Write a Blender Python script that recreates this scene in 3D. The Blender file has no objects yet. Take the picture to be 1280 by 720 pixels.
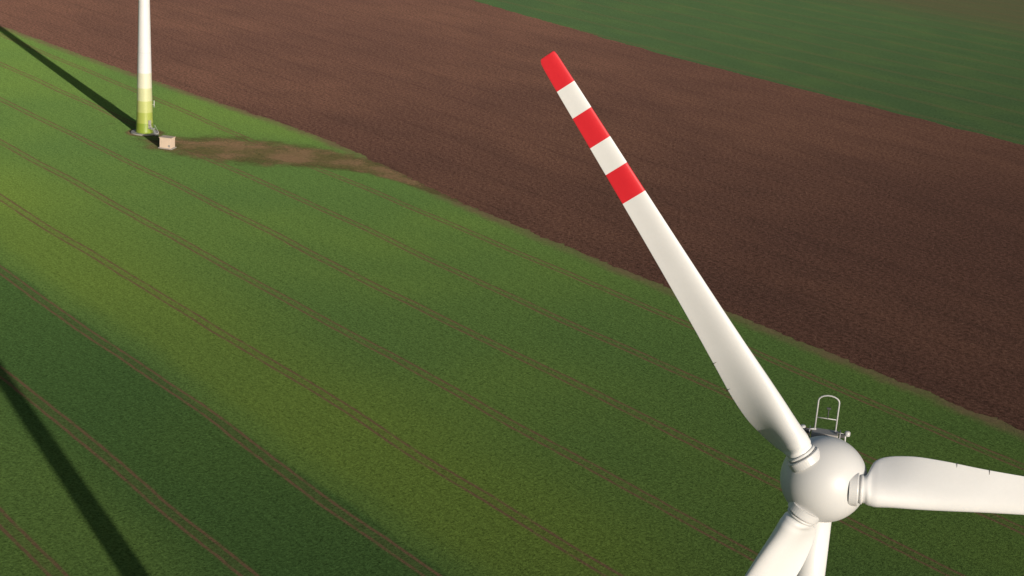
import bpy, math, random
from mathutils import Vector, Matrix, noise
random.seed(3)
scene = bpy.context.scene
scene.view_settings.view_transform = 'Standard'
scene.view_settings.look = 'None'
scene.view_settings.exposure = 0

# ---------------------------------------------------------------- node helpers
class NT:
    def __init__(self, name):
        self.mat = bpy.data.materials.new(name)
        self.mat.use_nodes = True
        self.t = self.mat.node_tree
        for n in list(self.t.nodes): self.t.nodes.remove(n)
        self.out = self.t.nodes.new('ShaderNodeOutputMaterial')
    def link(self, v, sock):
        if isinstance(v, bpy.types.NodeSocket): self.t.links.new(v, sock)
        elif v is not None: sock.default_value = v
    def m(self, op, a, b=None, c=None, clamp=False):
        n = self.t.nodes.new('ShaderNodeMath'); n.operation = op; n.use_clamp = clamp
        self.link(a, n.inputs[0])
        if b is not None: self.link(b, n.inputs[1])
        if c is not None: self.link(c, n.inputs[2])
        return n.outputs[0]
    def step(self, v, e0, e1, o0=0.0, o1=1.0):
        n = self.t.nodes.new('ShaderNodeMapRange'); n.interpolation_type = 'SMOOTHSTEP'
        self.link(v, n.inputs[0])
        n.inputs[1].default_value = e0; n.inputs[2].default_value = e1
        n.inputs[3].default_value = o0; n.inputs[4].default_value = o1
        return n.outputs[0]
    def noise(self, vec, scale, detail=3, rough=0.55):
        n = self.t.nodes.new('ShaderNodeTexNoise'); n.noise_dimensions = '3D'
        self.link(vec, n.inputs['Vector'])
        n.inputs['Scale'].default_value = scale
        n.inputs['Detail'].default_value = detail
        n.inputs['Roughness'].default_value = rough
        return n.outputs['Fac']
    def comb(self, x, y, z=0.0):
        n = self.t.nodes.new('ShaderNodeCombineXYZ')
        self.link(x, n.inputs[0]); self.link(y, n.inputs[1]); self.link(z, n.inputs[2])
        return n.outputs[0]
    def pos(self):
        g = self.t.nodes.new('ShaderNodeNewGeometry')
        s = self.t.nodes.new('ShaderNodeSeparateXYZ')
        self.t.links.new(g.outputs['Position'], s.inputs[0])
        return s.outputs[0], s.outputs[1], s.outputs[2]
    def obj(self):
        g = self.t.nodes.new('ShaderNodeTexCoord')
        return g.outputs['Object']
    def mix(self, f, a, b, blend='MIX'):
        n = self.t.nodes.new('ShaderNodeMix'); n.data_type = 'RGBA'; n.blend_type = blend
        self.link(f, n.inputs[0])
        for v, s in ((a, n.inputs[6]), (b, n.inputs[7])):
            if isinstance(v, tuple) and len(v) == 3: v = v + (1,)
            self.link(v, s)
        return n.outputs[2]
    def scale(self, col, f):
        n = self.t.nodes.new('ShaderNodeVectorMath'); n.operation = 'SCALE'
        self.link(col, n.inputs[0]); self.link(f, n.inputs[3])
        return n.outputs[0]
    def bump(self, h, strength, dist):
        n = self.t.nodes.new('ShaderNodeBump')
        n.inputs['Strength'].default_value = strength
        n.inputs['Distance'].default_value = dist
        self.link(h, n.inputs['Height'])
        return n.outputs[0]
    def diffuse(self, col, normal=None, rough=1.0, alpha=None):
        n = self.t.nodes.new('ShaderNodeBsdfDiffuse')
        n.inputs['Roughness'].default_value = rough
        self.link(col, n.inputs['Color'])
        if normal is not None: self.link(normal, n.inputs['Normal'])
        if alpha is None:
            self.t.links.new(n.outputs[0], self.out.inputs[0])
        else:
            tr = self.t.nodes.new('ShaderNodeBsdfTransparent')
            mx = self.t.nodes.new('ShaderNodeMixShader')
            self.link(alpha, mx.inputs[0])
            self.t.links.new(tr.outputs[0], mx.inputs[1]); self.t.links.new(n.outputs[0], mx.inputs[2])
            self.t.links.new(mx.outputs[0], self.out.inputs[0])
    def principled(self, col, rough=0.4, normal=None, metal=0.0):
        n = self.t.nodes.new('ShaderNodeBsdfPrincipled')
        if isinstance(col, tuple) and len(col) == 3: col = col + (1,)
        self.link(col, n.inputs['Base Color'])
        self.link(rough, n.inputs['Roughness'])
        n.inputs['Metallic'].default_value = metal
        if normal is not None: self.link(normal, n.inputs['Normal'])
        self.t.links.new(n.outputs[0], self.out.inputs[0])

DP = (-0.64, 0.768)   # along the drilling rows
DQ = (0.768, 0.64)    # across the rows

def pq(k):
    x, y, z = k.pos()
    p = k.m('ADD', k.m('MULTIPLY', x, DP[0]), k.m('MULTIPLY', y, DP[1]))
    q = k.m('ADD', k.m('MULTIPLY', x, DQ[0]), k.m('MULTIPLY', y, DQ[1]))
    return x, y, p, q

# ---------------------------------------------------------------- ground (crop)
def crop_material():
    k = NT('winter_crop')
    x, y, p, q = pq(k)
    v = k.comb(p, q)
    big = k.noise(v, 0.011, 2)
    med = k.noise(k.comb(k.m('MULTIPLY', p, 0.5), q), 0.06, 4)
    rows = k.noise(k.comb(k.m('MULTIPLY', p, 0.06), q), 0.9, 2)
    fine = k.noise(v, 2.0, 3, 0.8)
    clump = k.noise(v, 0.8, 4, 0.75)
    g1 = (0.070, 0.124, 0.034)
    g2 = (0.088, 0.145, 0.034)
    col = k.mix(k.step(big, 0.35, 0.68), g1, g2)
    col = k.mix(k.step(med, 0.35, 0.75, 0, 0.25), col, (0.060, 0.112, 0.033))
    wq = k.m('ADD', q, k.m('MULTIPLY', k.m('SUBTRACT', k.noise(v, 0.04, 2), 0.5), 5.0))
    lush = k.m('MULTIPLY', k.step(wq, 88, 104), k.step(wq, 124.3, 126.5, 1, 0))
    col = k.mix(k.m('MULTIPLY', lush, 0.68), col, (0.037, 0.080, 0.025))
    thin = k.m('MULTIPLY', k.step(wq, 126, 134), k.step(wq, 142, 175, 1, 0))
    col = k.mix(k.m('MULTIPLY', thin, 0.40), col, (0.125, 0.175, 0.028))
    col = k.scale(col, k.step(p, 60, 430, 0.76, 1.22))  # light falloff across the field put into the crop colour, darker at low p
    far = k.step(q, 430, 431)
    fc = k.mix(k.step(med, 0.4, 0.7), (0.045, 0.080, 0.034), (0.053, 0.090, 0.035))
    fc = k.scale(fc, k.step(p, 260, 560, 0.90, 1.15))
    col = k.mix(far, col, fc)
    olive = k.step(k.m('ADD', q, k.m('MULTIPLY', big, 60)), 700, 790)
    col = k.mix(k.m('MULTIPLY', olive, 0.7), col, (0.080, 0.074, 0.042))
    mot = k.m('ADD', k.m('MULTIPLY', k.m('SUBTRACT', fine, 0.5), 2.3), k.m('MULTIPLY', k.m('SUBTRACT', rows, 0.5), 0.22))
    mot = k.m('ADD', mot, k.m('MULTIPLY', k.m('SUBTRACT', clump, 0.5), 1.1))
    col = k.scale(col, k.m('MAXIMUM', k.m('ADD', mot, 1.0), 0.15))
    # tramlines
    wob = k.m('MULTIPLY', k.m('SUBTRACT', k.noise(v, 0.012, 2), 0.5), 4.0)
    wob = k.m('ADD', wob, k.m('MULTIPLY', k.m('SUBTRACT', k.noise(v, 0.25, 2), 0.5), 0.4))
    f = k.m('DIVIDE', k.m('SUBTRACT', k.m('ADD', q, wob), 79.5), 22.1)
    t = k.m('MULTIPLY', k.m('SUBTRACT', k.m('FRACT', k.m('ADD', f, 0.5)), 0.5), 22.1)
    d = k.m('ABSOLUTE', k.m('SUBTRACT', k.m('ABSOLUTE', t), 1.0))
    wheel = k.step(d, 0.15, 0.45, 1, 0)
    wheel = k.m('MULTIPLY', wheel, k.step(k.noise(v, 0.35, 4), 0.28, 0.58, 0.5, 1.0))
    halo = k.step(k.m('ABSOLUTE', t), 1.0, 1.9, 0.14, 0)
    tr = k.m('MAXIMUM', k.m('MULTIPLY', wheel, 0.9), halo)
    tr = k.m('MULTIPLY', tr, k.step(far, 0, 1, 1, 0.6))
    tc = k.mix(fine, (0.080, 0.050, 0.030), (0.160, 0.098, 0.060))
    col = k.mix(tr, col, tc)
    b = k.m('DIVIDE', k.m('SUBTRACT', p, 400), 60)
    bend = k.m('MULTIPLY', k.m('EXPONENT', k.m('MULTIPLY', k.m('MULTIPLY', b, b), -1)), 7)
    tail = k.m('MULTIPLY', k.m('MAXIMUM', k.m('SUBTRACT', p, 480), 0), -0.05)
    qb = k.m('ADD', k.m('ADD', bend, tail), 248.5)
    dist = k.m('SUBTRACT', q, qb)
    dist = k.m('ADD', dist, k.m('MULTIPLY', k.m('SUBTRACT', k.noise(v, 0.3, 4), 0.5), 3.5))
    marg = k.m('MULTIPLY', k.step(dist, -5.5, -1.0), k.step(dist, 4, 6, 1, 0))
    marg = k.m('MULTIPLY', marg, k.step(k.noise(v, 0.06, 3), 0.3, 0.6, 0.5, 0.95))
    col = k.mix(marg, col, k.mix(clump, (0.066, 0.062, 0.030), (0.165, 0.120, 0.070)))
    h = k.m('ADD', fine, k.m('MULTIPLY', clump, 0.8))
    h = k.m('SUBTRACT', h, k.m('MULTIPLY', wheel, 0.4))
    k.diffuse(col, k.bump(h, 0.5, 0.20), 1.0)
    return k.mat

def plough_material():
    k = NT('ploughed_soil')
    x, y, p, q = pq(k)
    v = k.comb(p, q)
    big = k.noise(v, 0.010, 3)
    med = k.noise(k.comb(k.m('MULTIPLY', p, 0.35), q), 0.07, 5)
    fur = k.noise(k.comb(k.m('MULTIPLY', p, 0.12), q), 0.7, 3)
    fine = k.noise(v, 1.0, 5, 0.85)
    clod = k.noise(v, 1.4, 3, 0.75)
    col = k.mix(k.step(big, 0.35, 0.65), (0.122, 0.064, 0.048), (0.148, 0.077, 0.055))
    col = k.mix(k.step(med, 0.35, 0.75, 0, 0.5), col, (0.092, 0.051, 0.040))
    col = k.scale(col, k.step(p, 120, 600, 0.68, 1.24))  # soil colour carries a painted lighting gradient, dimmer toward the right-hand end
    mot = k.m('ADD', k.m('MULTIPLY', k.m('SUBTRACT', fine, 0.5), 4.0), k.m('MULTIPLY', k.m('SUBTRACT', fur, 0.5), 0.35))
    col = k.scale(col, k.m('MAXIMUM', k.m('ADD', mot, 1.0), 0.10))
    col = k.mix(k.step(clod, 0.60, 0.70, 0, 0.45), col, (0.27, 0.175, 0.13))
    s = k.m('FRACT', k.m('DIVIDE', k.m('ADD', q, k.m('MULTIPLY', med, 4)), 19.0))
    bout = k.step(k.m('ABSOLUTE', k.m('SUBTRACT', s, 0.5)), 0.01, 0.06, 0.14, 0)
    col = k.mix(bout, col, (0.035, 0.022, 0.018))
    h = k.m('ADD', fine, k.m('MULTIPLY', fur, 0.2))
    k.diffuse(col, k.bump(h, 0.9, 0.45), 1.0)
    return k.mat

def dirt_material():
    k = NT('bare_dirt')
    x, y, p, q = pq(k)
    v = k.comb(x, y)
    n1 = k.noise(v, 0.10, 4)
    n2 = k.noise(v, 1.2, 4, 0.7)
    col = k.mix(k.step(n1, 0.38, 0.62), (0.095, 0.082, 0.036), (0.165, 0.108, 0.062))
    col = k.scale(col, k.m('ADD', k.m('MULTIPLY', k.m('SUBTRACT', n2, 0.5), 1.8), 1.0))
    at = k.t.nodes.new('ShaderNodeAttribute'); at.attribute_name = 'cover'
    a = k.m('ADD', at.outputs['Fac'], k.m('MULTIPLY', k.m('SUBTRACT', k.noise(v, 0.22, 5, 0.65), 0.5), 0.9))
    a = k.step(a, 0.25, 0.85, 0, 0.88)
    k.diffuse(col, k.bump(n2, 0.5, 0.2), 1.0, a)
    return k.mat

def add_mesh(name, verts, faces, mats, parent=None, smooth=False, midx=None):
    me = bpy.data.meshes.new(name)
    me.from_pydata([tuple(v) for v in verts], [], faces)
    for m in mats: me.materials.append(m)
    if midx:
        for i, f in enumerate(me.polygons): f.material_index = midx[i]
    for f in me.polygons: f.use_smooth = smooth
    me.update()
    ob = bpy.data.objects.new(name, me)
    scene.collection.objects.link(ob)
    if parent: ob.parent = parent
    return ob

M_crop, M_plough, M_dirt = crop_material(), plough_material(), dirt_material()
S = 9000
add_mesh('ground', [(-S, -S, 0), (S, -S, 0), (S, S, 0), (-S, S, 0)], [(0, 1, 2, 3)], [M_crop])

def to_xy(p, q):
    return (p * DP[0] + q * DQ[0], p * DP[1] + q * DQ[1])

def qb_low(p):
    return 248.5 + 7 * math.exp(-((p - 400) / 60) ** 2) - 0.05 * max(p - 480, 0)
def qb_high(p):
    return 472 + max(p - 480, 0) * 0.09
verts, faces = [], []
n = 4000
for i in range(n + 1):
    p = -700 + i * 0.6
    lo = qb_low(p) + 1.3 * noise.noise(Vector((p * 0.12, 1, 0))) + 1.0 * noise.noise(Vector((p * 0.6, 5, 0))) + 0.7 * noise.noise(Vector((p * 1.5, 6, 0)))
    hi = qb_high(p) + 2.0 * noise.noise(Vector((p * 0.08, 9, 0))) + 0.9 * noise.noise(Vector((p * 0.5, 7, 0)))
    verts.append((*to_xy(p, lo), 0.02)); verts.append((*to_xy(p, hi), 0.02))
for i in range(n):
    faces.append((2 * i, 2 * i + 2, 2 * i + 3, 2 * i + 1))
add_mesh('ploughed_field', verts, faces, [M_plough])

# worn, half-bare ground and access path by the distant turbine: cover = how bare it is
spine = [(-107, 455, 9, .45), (-98, 450, 11, .75), (-86, 449, 15, .85), (-74, 447, 15, .85), (-62, 446, 12, .9), (-50, 442, 8, 1.0),
         (-40, 436, 5, 1.0), (-30, 426, 3, .8), (-19, 413, 2.2, .6), (-8, 399.5, 1.6, .3)]
def cover(x, y):
    best = 0.0
    for (x0, y0, r0, s0), (x1, y1, r1, s1) in zip(spine, spine[1:]):
        dx, dy = x1 - x0, y1 - y0
        t = max(0, min(1, ((x - x0) * dx + (y - y0) * dy) / (dx * dx + dy * dy)))
        r = r0 + (r1 - r0) * t; s = s0 + (s1 - s0) * t
        dd = math.hypot(x - x0 - dx * t, y - y0 - dy * t)
        best = max(best, s * max(0.0, 1.0 - (dd / (r * 1.45)) ** 2))
    dd = math.hypot((x + 111.5), (y - 461.8))
    best = max(best, 0.75 * max(0, 1 - abs(dd - 4.6) / 2.4), 0.36 * max(0, 1 - abs(dd - 15) / 1.6))
    return best
G = 0.9
nx, ny = 150, 100
x0, y0 = -132, 388
vals = [[cover(x0 + i * G, y0 + j * G) for i in range(nx)] for j in range(ny)]
idx, dv, df, cv = {}, [], [], []
def vi(i, j):
    if (i, j) not in idx:
        idx[(i, j)] = len(dv); dv.append((x0 + i * G, y0 + j * G, 0.010)); cv.append(vals[j][i])
    return idx[(i, j)]
for j in range(ny - 1):
    for i in range(nx - 1):
        if max(vals[j][i], vals[j][i + 1], vals[j + 1][i], vals[j + 1][i + 1]) > 0.0:
            df.append((vi(i, j), vi(i + 1, j), vi(i + 1, j + 1), vi(i, j + 1)))
dirt = add_mesh('dirt_path', dv, df, [M_dirt])
at = dirt.data.attributes.new('cover', 'FLOAT', 'POINT')
at.data.foreach_set('value', cv)

# ---------------------------------------------------------------- turbine materials
def paint(name, col, rough=0.38, var=0.10):
    k = NT(name)
    o = k.obj()
    n1 = k.noise(o, 0.35, 4)
    n2 = k.noise(o, 6.0, 4, 0.7)
    f = k.m('ADD', k.m('MULTIPLY', k.m('SUBTRACT', n1, 0.5), var * 1.6), k.m('MULTIPLY', k.m('SUBTRACT', n2, 0.5), var * 0.7))
    c = k.scale(k.mix(0.0, col, col), k.m('ADD', f, 1.0))
    k.principled(c, k.m('ADD', k.m('MULTIPLY', n2, 0.2), rough - 0.1), k.bump(n1, 0.05, 0.02))
    return k.mat
M_white = paint('turbine_white', (0.67, 0.67, 0.665))
M_spin = paint('spinner_white', (0.57, 0.57, 0.565), 0.42, 0.06)
M_red = paint('stripe_red', (0.60, 0.020, 0.030), 0.4, 0.12)
M_bwhite = paint('stripe_white', (0.70, 0.70, 0.69))
greens = [paint('tower_green_a', (0.21, 0.29, 0.035)), paint('tower_green_b', (0.32, 0.38, 0.08)),
          paint('tower_green_c', (0.42, 0.46, 0.16)), paint('tower_green_d', (0.52, 0.54, 0.30)),
          paint('tower_green_e', (0.60, 0.60, 0.46))]
M_metal = paint('galvanised_steel', (0.42, 0.42, 0.42), 0.35)
M_dark = paint('dark_rubber', (0.05, 0.05, 0.05), 0.6)
M_conc = paint('concrete', (0.34, 0.32, 0.29), 0.85, 0.3)
M_kiosk = paint('kiosk_render', (0.60, 0.47, 0.36), 0.8, 0.12)
M_door = paint('kiosk_door', (0.28, 0.26, 0.24), 0.5)

def loft(name, rings, mats, parent, smooth=True, midx=None, cap=True):
    n = len(rings[0]); vs = []; fs = []; mi = []
    for r in rings: vs += r
    for i in range(len(rings) - 1):
        for j in range(n):
            a = i * n + j; b = i * n + (j + 1) % n
            fs.append((a, b, b + n, a + n)); mi.append(midx[i] if midx else 0)
    if cap:
        fs.append(tuple(reversed(range(n)))); mi.append(mi[0])
        fs.append(tuple(range((len(rings) - 1) * n, len(rings) * n))); mi.append(mi[-2])
    return add_mesh(name, vs, fs, mats, parent, smooth, mi)

def ring(center, ax, bx, ra, rb, n=48):
    return [center + ax * (ra * math.cos(2 * math.pi * j / n)) + bx * (rb * math.sin(2 * math.pi * j / n)) for j in range(n)]

def tube(name, pts, r, mat, parent, n=8):
    rings = []
    for i, p in enumerate(pts):
        a = pts[max(i - 1, 0)]; b = pts[min(i + 1, len(pts) - 1)]
        d = (b - a).normalized()
        u = d.cross(Vector((0, 1, 0.01)))
        if u.length < 0.3: u = d.cross(Vector((1, 0, 0)))
        u.normalize()
        w = d.cross(u)
        rings.append([p + u * (r * math.cos(2 * math.pi * j / n)) + w * (r * math.sin(2 * math.pi * j / n)) for j in range(n)])
    return loft(name, rings, [mat], parent)

def box(name, c, size, mat, parent, bev=0.02, rz=0):
    import bmesh
    bm = bmesh.new()
    bmesh.ops.create_cube(bm, size=1)
    bmesh.ops.scale(bm, vec=size, verts=bm.verts)
    if bev: bmesh.ops.bevel(bm, geom=bm.edges[:], offset=bev, segments=2, affect='EDGES', profile=0.5)
    bmesh.ops.rotate(bm, matrix=Matrix.Rotation(rz, 3, 'Z'), verts=bm.verts)
    bmesh.ops.translate(bm, vec=c, verts=bm.verts)
    me = bpy.data.meshes.new(name); bm.to_mesh(me); bm.free()
    me.materials.append(mat)
    ob = bpy.data.objects.new(name, me); scene.collection.objects.link(ob)
    ob.parent = parent
    return ob

X, Y, Z = Vector((1, 0, 0)), Vector((0, 1, 0)), Vector((0, 0, 1))
def interp(tab, r):
    for (a, va), (b, vb) in zip(tab, tab[1:]):
        if r <= b:
            t = (r - a) / (b - a); t = max(0, min(1, t))
            return va + (vb - va) * t
    return tab[-1][1]
def smooth(tab, r):
    w = max(0.06, min(1.6, (r - 2.6) * 0.45))
    if r > 26: w = min(w, max(0.02, (28.0 - r) * 0.6))
    return sum(interp(tab, r + w * s / 6) for s in range(-6, 7)) / 13

CH = [(1.8, 1.5), (2.40, 1.5), (2.52, 1.9), (2.7, 2.45), (2.95, 2.8), (3.4, 2.95), (5.6, 2.9), (7.5, 2.5), (9.5, 2.2), (12, 1.95), (16, 1.66), (19.5, 1.48), (24, 1.27), (27.6, 1.10), (28.1, 1.04), (28.3, 0.95), (28.37, 0.8)]
TW = [(1.8, 44), (3.2, 43), (4.5, 33), (6, 22), (8, 15), (11, 9.5), (16, 5), (28.4, 1)]
TH = [(1.8, 1.0), (2.40, 0.97), (2.7, 0.58), (3.3, 0.46), (4, 0.42), (6, 0.34), (10, 0.26), (18, 0.19), (28.4, 0.14)]
BL = [(1.8, 1.0), (2.40, 0.95), (2.7, 0.3), (3.3, 0.08), (4, 0.0), (28.4, 0.0)]
def blade(name, phi, parent):
    er = X * math.sin(phi) + Z * math.cos(phi)
    et = -X * math.cos(phi) + Z * math.sin(phi)
    nn = -Y
    rs = [1.8, 2.2, 2.36, 2.42, 2.48, 2.55, 2.65, 2.75, 2.9, 3.1, 3.3, 3.6] + [3.9 + 0.35 * i for i in range(18)] + \
         [10.5, 11, 11.5, 12, 13, 14, 15, 16, 17, 18, 19.249, 19.251,
          20, 21.099, 21.101, 22, 22.799, 22.801, 24, 24.699, 24.701, 25.5, 26.399, 26.401, 27, 27.6, 27.9, 28.1, 28.2, 28.3, 28.34, 28.37]
    rings, mi = [], []
    n = 48
    for r in rs:
        c = smooth(CH, r); tw = math.radians(smooth(TW, r)); th = smooth(TH, r); bl = smooth(BL, r)
        cd = et * math.cos(tw) - nn * math.sin(tw)
        td = nn * math.cos(tw) + et * math.sin(tw)
        pts = []
        for j in range(n):
            a = 2 * math.pi * j / n
            xa = 0.5 * (1 - math.cos(a))            # 0 LE .. 1 TE
            yt = 5 * th * (0.2969 * math.sqrt(xa) - 0.1260 * xa - 0.3516 * xa ** 2 + 0.2843 * xa ** 3 - 0.1015 * xa ** 4)
            if a < math.pi:                         # windward face, hollowed toward the trailing edge
                ya = yt * 0.9 - 0.16 * th * math.sin(math.pi * xa) * xa
            else:
                ya = -yt * 1.05
            y = ya * (1 - bl) + 0.5 * th * math.sin(a) * bl
            ax = 0.5 * bl + 0.29 * (1 - bl)
            pts.append(er * (r * 0.985) + cd * ((xa - ax) * c) + td * (y * c))
        rings.append(pts)
    for i in range(len(rs) - 1):
        m = (rs[i] + rs[i + 1]) / 2
        k = 0
        if m > 19.25:
            k = 1 if (m < 21.1 or 22.8 < m < 24.7 or m > 26.4) else 2
        mi.append(k)
    ob = loft(name, rings, [M_white, M_red, M_bwhite], parent, True, mi)
    cr = []
    for r, rad in [(1.5, 0.95), (1.93, 0.95), (1.98, 0.93), (2.0, 0.86), (2.0, 0.7)]:
        cr.append(ring(er * r, et, nn, rad, rad, 40))
    loft(name + '_collar', cr, [M_spin], parent, False)
    sr = [ring(er * r, et, nn, rad, rad, 40) for r, rad in [(2.06, 0.77), (2.08, 0.82), (2.20, 0.82), (2.22, 0.77)]]
    loft(name + '_seal', sr, [M_spin], parent, True)
    for r in (7.1, 8.8):
        c = smooth(CH, r); tw = math.radians(smooth(TW, r))
        cd = et * math.cos(tw) - nn * math.sin(tw); td = nn * math.cos(tw) + et * math.sin(tw)
        base = er * r + cd * (0.64 * c) + td * (0.015 * c)
        tube(name + '_tab', [base + cd * s for s in (-0.12, 0.24)], 0.018, M_dark, parent)
    return ob

TD = [(0, 2.65), (1.5, 2.5), (5, 2.32), (20, 1.98), (41, 1.55), (60, 1.02), (71.2, 0.82)]
def turbine(loc, yaw, phases):
    e = bpy.data.objects.new('wind_turbine', None); scene.collection.objects.link(e)
    e.location = loc; e.rotation_euler = (0, 0, yaw); e.empty_display_size = 5
    zs = [0, .7, 1.5, 3.2, 3.201, 5, 6.4, 6.401, 9.8, 9.801, 13.6, 13.601, 18, 18.001, 20, 24, 28, 32, 36, 41, 46, 51, 56, 60, 65, 71.2]
    rings = [ring(Z * z, X, Y, interp(TD, z), interp(TD, z), 64) for z in zs]
    mi = []
    for a, b in zip(zs, zs[1:]):
        m = (a + b) / 2
        mi.append(1 if m < 3.2 else 2 if m < 6.4 else 3 if m < 9.8 else 4 if m < 13.6 else 5 if m < 18 else 0)
    loft('tower', rings, [M_white] + greens, e, True, mi)
    for z in (24, 46):
        r = interp(TD, z) + 0.012
        loft('tower_flange', [ring(Z * (z + d), X, Y, r, r, 64) for d in (-0.06, 0.06)], [M_spin], e)
    loft('foundation', [ring(Z * z, X, Y, r, r, 64) for z, r in ((0.05, 4.1), (0.28, 4.0), (0.30, 3.9))], [M_conc], e, False)
    da = math.radians(-40) - yaw
    dr = Vector((math.cos(da), math.sin(da), 0)); dt = Vector((-dr.y, dr.x, 0))
    box('door', dr * 2.42 + Z * 3.1, (0.16, 1.0, 2.2), M_door, e, 0.03, da)
    box('platform', dr * 3.3 + Z * 1.9, (1.6, 1.5, 0.1), M_metal, e, 0.01, da)
    for s in range(6):
        box('stair_step', dr * (4.2 + s * 0.3) + Z * (1.65 - s * 0.27), (0.28, 1.1, 0.05), M_metal, e, 0.0, da)
    for sgn in (-1, 1):
        o = dt * (0.62 * sgn)
        tube('handrail', [dr * 2.6 + o + Z * 2.95, dr * 4.1 + o + Z * 2.95, dr * 5.8 + o + Z * 1.2, dr * 5.8 + o + Z * 0.1], 0.04, M_metal, e)
        tube('rail_post', [dr * 4.1 + o + Z * 1.9, dr * 4.1 + o + Z * 2.95], 0.035, M_metal, e)
    ba = math.radians(5) - yaw
    br = Vector((math.cos(ba), math.sin(ba), 0))
    tube('antenna_arm', [br * 2.0 + Z * 8.6, br * 2.75 + Z * 8.6], 0.06, M_metal, e)
    tube('antenna', [br * 2.75 + Z * 7.8, br * 2.75 + Z * 9.8], 0.10, M_spin, e)
    OH = 3.0
    h = bpy.data.objects.new('turbine_head', None); scene.collection.objects.link(h); h.parent = e
    h.location = (0, -OH, 72.75); h.rotation_euler = (math.radians(-4), 0, 0)
    cy = 1.15; R = 2.40; ox = 0.08
    rings = []
    for i in range(41):
        a = math.radians(0.8 + i * (118 - 0.8) / 40)
        rings.append(ring(Vector((ox, cy - R * math.cos(a), 0)), X, Z, R * math.sin(a), R * math.sin(a), 72))
    loft('spinner', rings, [M_spin], h)
    prof = [(2.0, 1.8), (2.36, 1.98), (2.45, 2.10), (2.6, 2.13), (3.0, 2.06), (3.5, 1.88), (4.1, 1.6), (4.7, 1.25), (5.2, 0.85), (5.5, 0.4), (5.55, 0.05)]
    rings = [ring(Vector((ox, y, -0.10 * (y - 2))), X, Z, r, r, 64) for y, r in prof]
    loft('nacelle', rings, [M_white], h)
    loft('yaw_collar', [ring(Vector((0, OH, z)), X, Y, r, r, 48) for z, r in ((-2.6, 0.92), (-1.5, 1.0), (-1.0, 1.15))], [M_white], h)
    fx = -0.20; fy = 3.2; z0 = 1.72
    box('roof_hatch', Vector((fx, 3.1, 1.96)), (1.5, 1.0, 0.34), M_door, h, 0.05)
    W = 0.58; H = 2.5
    hoop = [Vector((fx - W, fy, z0)), Vector((fx - W, fy, z0 + H - 0.35))]
    for i in range(1, 9):
        a = math.pi - i * math.pi / 9
        hoop.append(Vector((fx + W * math.cos(a), fy, z0 + H - 0.35 + 0.35 * math.sin(a))))
    hoop += [Vector((fx + W, fy, z0 + H - 0.35)), Vector((fx + W, fy, z0))]
    tube('sensor_frame', hoop, 0.045, M_metal, h)
    tube('frame_bar', [Vector((fx - W, fy, z0 + 1.15)), Vector((fx + W, fy, z0 + 1.15))], 0.03, M_metal, h)
    tube('anemometer_mast', [Vector((fx + .05, fy, z0 + 1.15)), Vector((fx + .05, fy, z0 + 1.7))], 0.03, M_dark, h)
    box('anemometer', Vector((fx + .05, fy, z0 + 1.75)), (0.24, 0.10, 0.10), M_dark, h, 0.02)
    for sgn in (-1, 1):
        tube('frame_brace', [Vector((fx + sgn * W, fy, z0 + 1.0)), Vector((fx + sgn * W, fy + 0.7, z0 - .1))], 0.028, M_metal, h)
        tube('lamp_arm', [Vector((fx + sgn * 0.5, fy, z0 + 0.45)), Vector((fx + sgn * 1.15, fy, z0 + 0.36)), Vector((fx + sgn * 1.2, fy, z0 - 0.6))], 0.05, M_metal, h)
        loft('obstruction_lamp', [ring(Vector((fx + sgn * 1.25, fy, z0 + z)), X, Y, r, r, 16) for z, r in ((0.30, .14), (0.34, .16), (0.52, .16), (0.58, .10))], [M_metal], h)
        box('lamp_base', Vector((fx + sgn * 0.95, fy - .1, z0 + 0.30)), (0.34, 0.3, 0.2), M_dark, h, 0.03)
        tube('roof_rail', [Vector((fx + sgn * 0.85, 2.6, 1.8)), Vector((fx + sgn * 0.85, 2.65, 2.22)), Vector((fx + sgn * 0.85, 3.8, 2.1)), Vector((fx + sgn * 0.85, 3.85, 1.3))], 0.035, M_metal, h)
    for i, ph in enumerate(phases):
        blade('blade_%d' % (i + 1), math.radians(ph), h)
    return e

turbine(Vector((18.37, 83.73, 0)), math.radians(-12), (-38.2, 86.0, 204.5))
turbine(Vector((-111.5, 461.8, 0)), math.radians(-12), (0, 120, 240))

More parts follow.
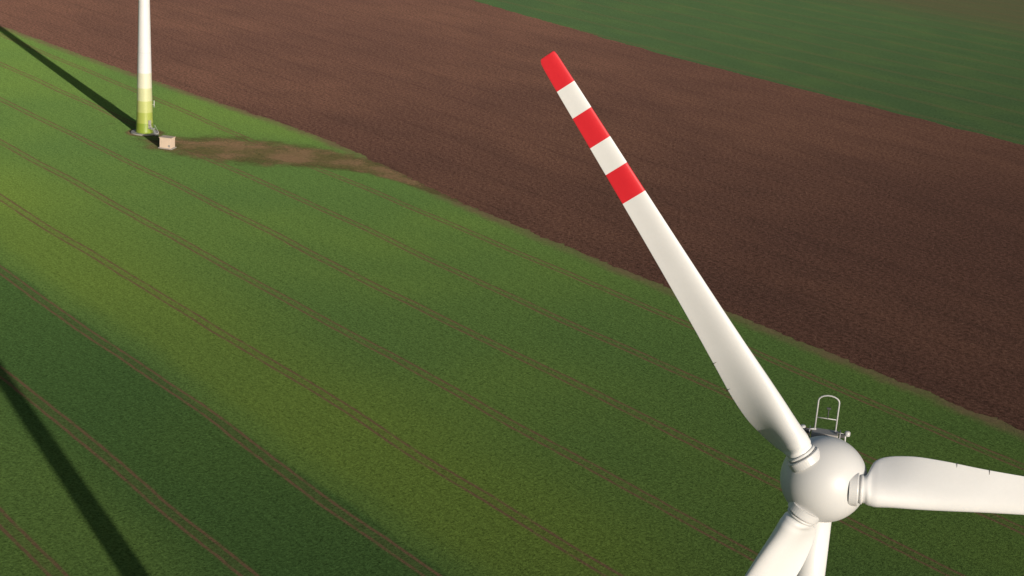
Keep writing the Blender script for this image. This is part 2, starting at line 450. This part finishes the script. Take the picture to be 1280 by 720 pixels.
# ---------------------------------------------------------------- kiosk
kx = bpy.data.objects.new('transformer_kiosk', None); scene.collection.objects.link(kx)
kx.location = (-101.0, 445.0, 0); kx.rotation_euler = (0, 0, math.radians(-14))
box('plinth', Vector((0, 0, 0.12)), (4.2, 3.2, 0.24), M_conc, kx, 0.03)
box('walls', Vector((0, 0, 1.64)), (3.5, 2.6, 2.8), M_kiosk, kx, 0.03)
box('roof', Vector((0, 0, 3.14)), (3.8, 2.9, 0.2), M_kiosk, kx, 0.04)
for dx in (-0.75, 0.25):
    box('door', Vector((dx, -1.31, 1.4)), (0.9, 0.05, 2.1), M_kiosk, kx, 0.01)
box('vent', Vector((1.2, -1.31, 0.9)), (0.7, 0.05, 0.6), M_door, kx, 0.01)

# ---------------------------------------------------------------- light
EL, AZ = math.radians(11), math.radians(30.8)
d = Vector((-math.sin(AZ) * math.cos(EL), math.cos(AZ) * math.cos(EL), -math.sin(EL)))
L = bpy.data.lights.new('sun', 'SUN'); L.energy = 5.0; L.angle = math.radians(0.4); L.color = (1.0, 0.91, 0.80)
lo = bpy.data.objects.new('sun', L); scene.collection.objects.link(lo)
lo.rotation_euler = d.to_track_quat('-Z', 'Y').to_euler(); lo.location = (200, -200, 200)
w = bpy.data.worlds.new('World'); scene.world = w; w.use_nodes = True
nt = w.node_tree
bg = nt.nodes.get('Background') or nt.nodes.new('ShaderNodeBackground')
sky = nt.nodes.new('ShaderNodeTexSky'); sky.sky_type = 'NISHITA'; sky.sun_disc = False
sky.sun_elevation = EL; sky.sun_rotation = math.pi - AZ
nt.links.new(sky.outputs[0], bg.inputs[0]); bg.inputs[1].default_value = 0.08

# ---------------------------------------------------------------- camera
cam = bpy.data.cameras.new('camera'); co = bpy.data.objects.new('camera', cam); scene.collection.objects.link(co)
th, ro = math.radians(17.9), math.radians(4.0)
r0, f0 = Vector((1, 0, 0)), Vector((0, math.cos(th), -math.sin(th)))
u0 = Vector((0, math.sin(th), math.cos(th)))
r = r0 * math.cos(ro) + u0 * math.sin(ro)
u = -r0 * math.sin(ro) + u0 * math.cos(ro)
M = Matrix((( r.x, u.x, -f0.x, 0), (r.y, u.y, -f0.y, 0), (r.z, u.z, -f0.z, 109), (0, 0, 0, 1)))
co.matrix_world = M
cam.sensor_width = 36; cam.lens = 56.25; cam.clip_start = 0.5; cam.clip_end = 20000
scene.camera = co
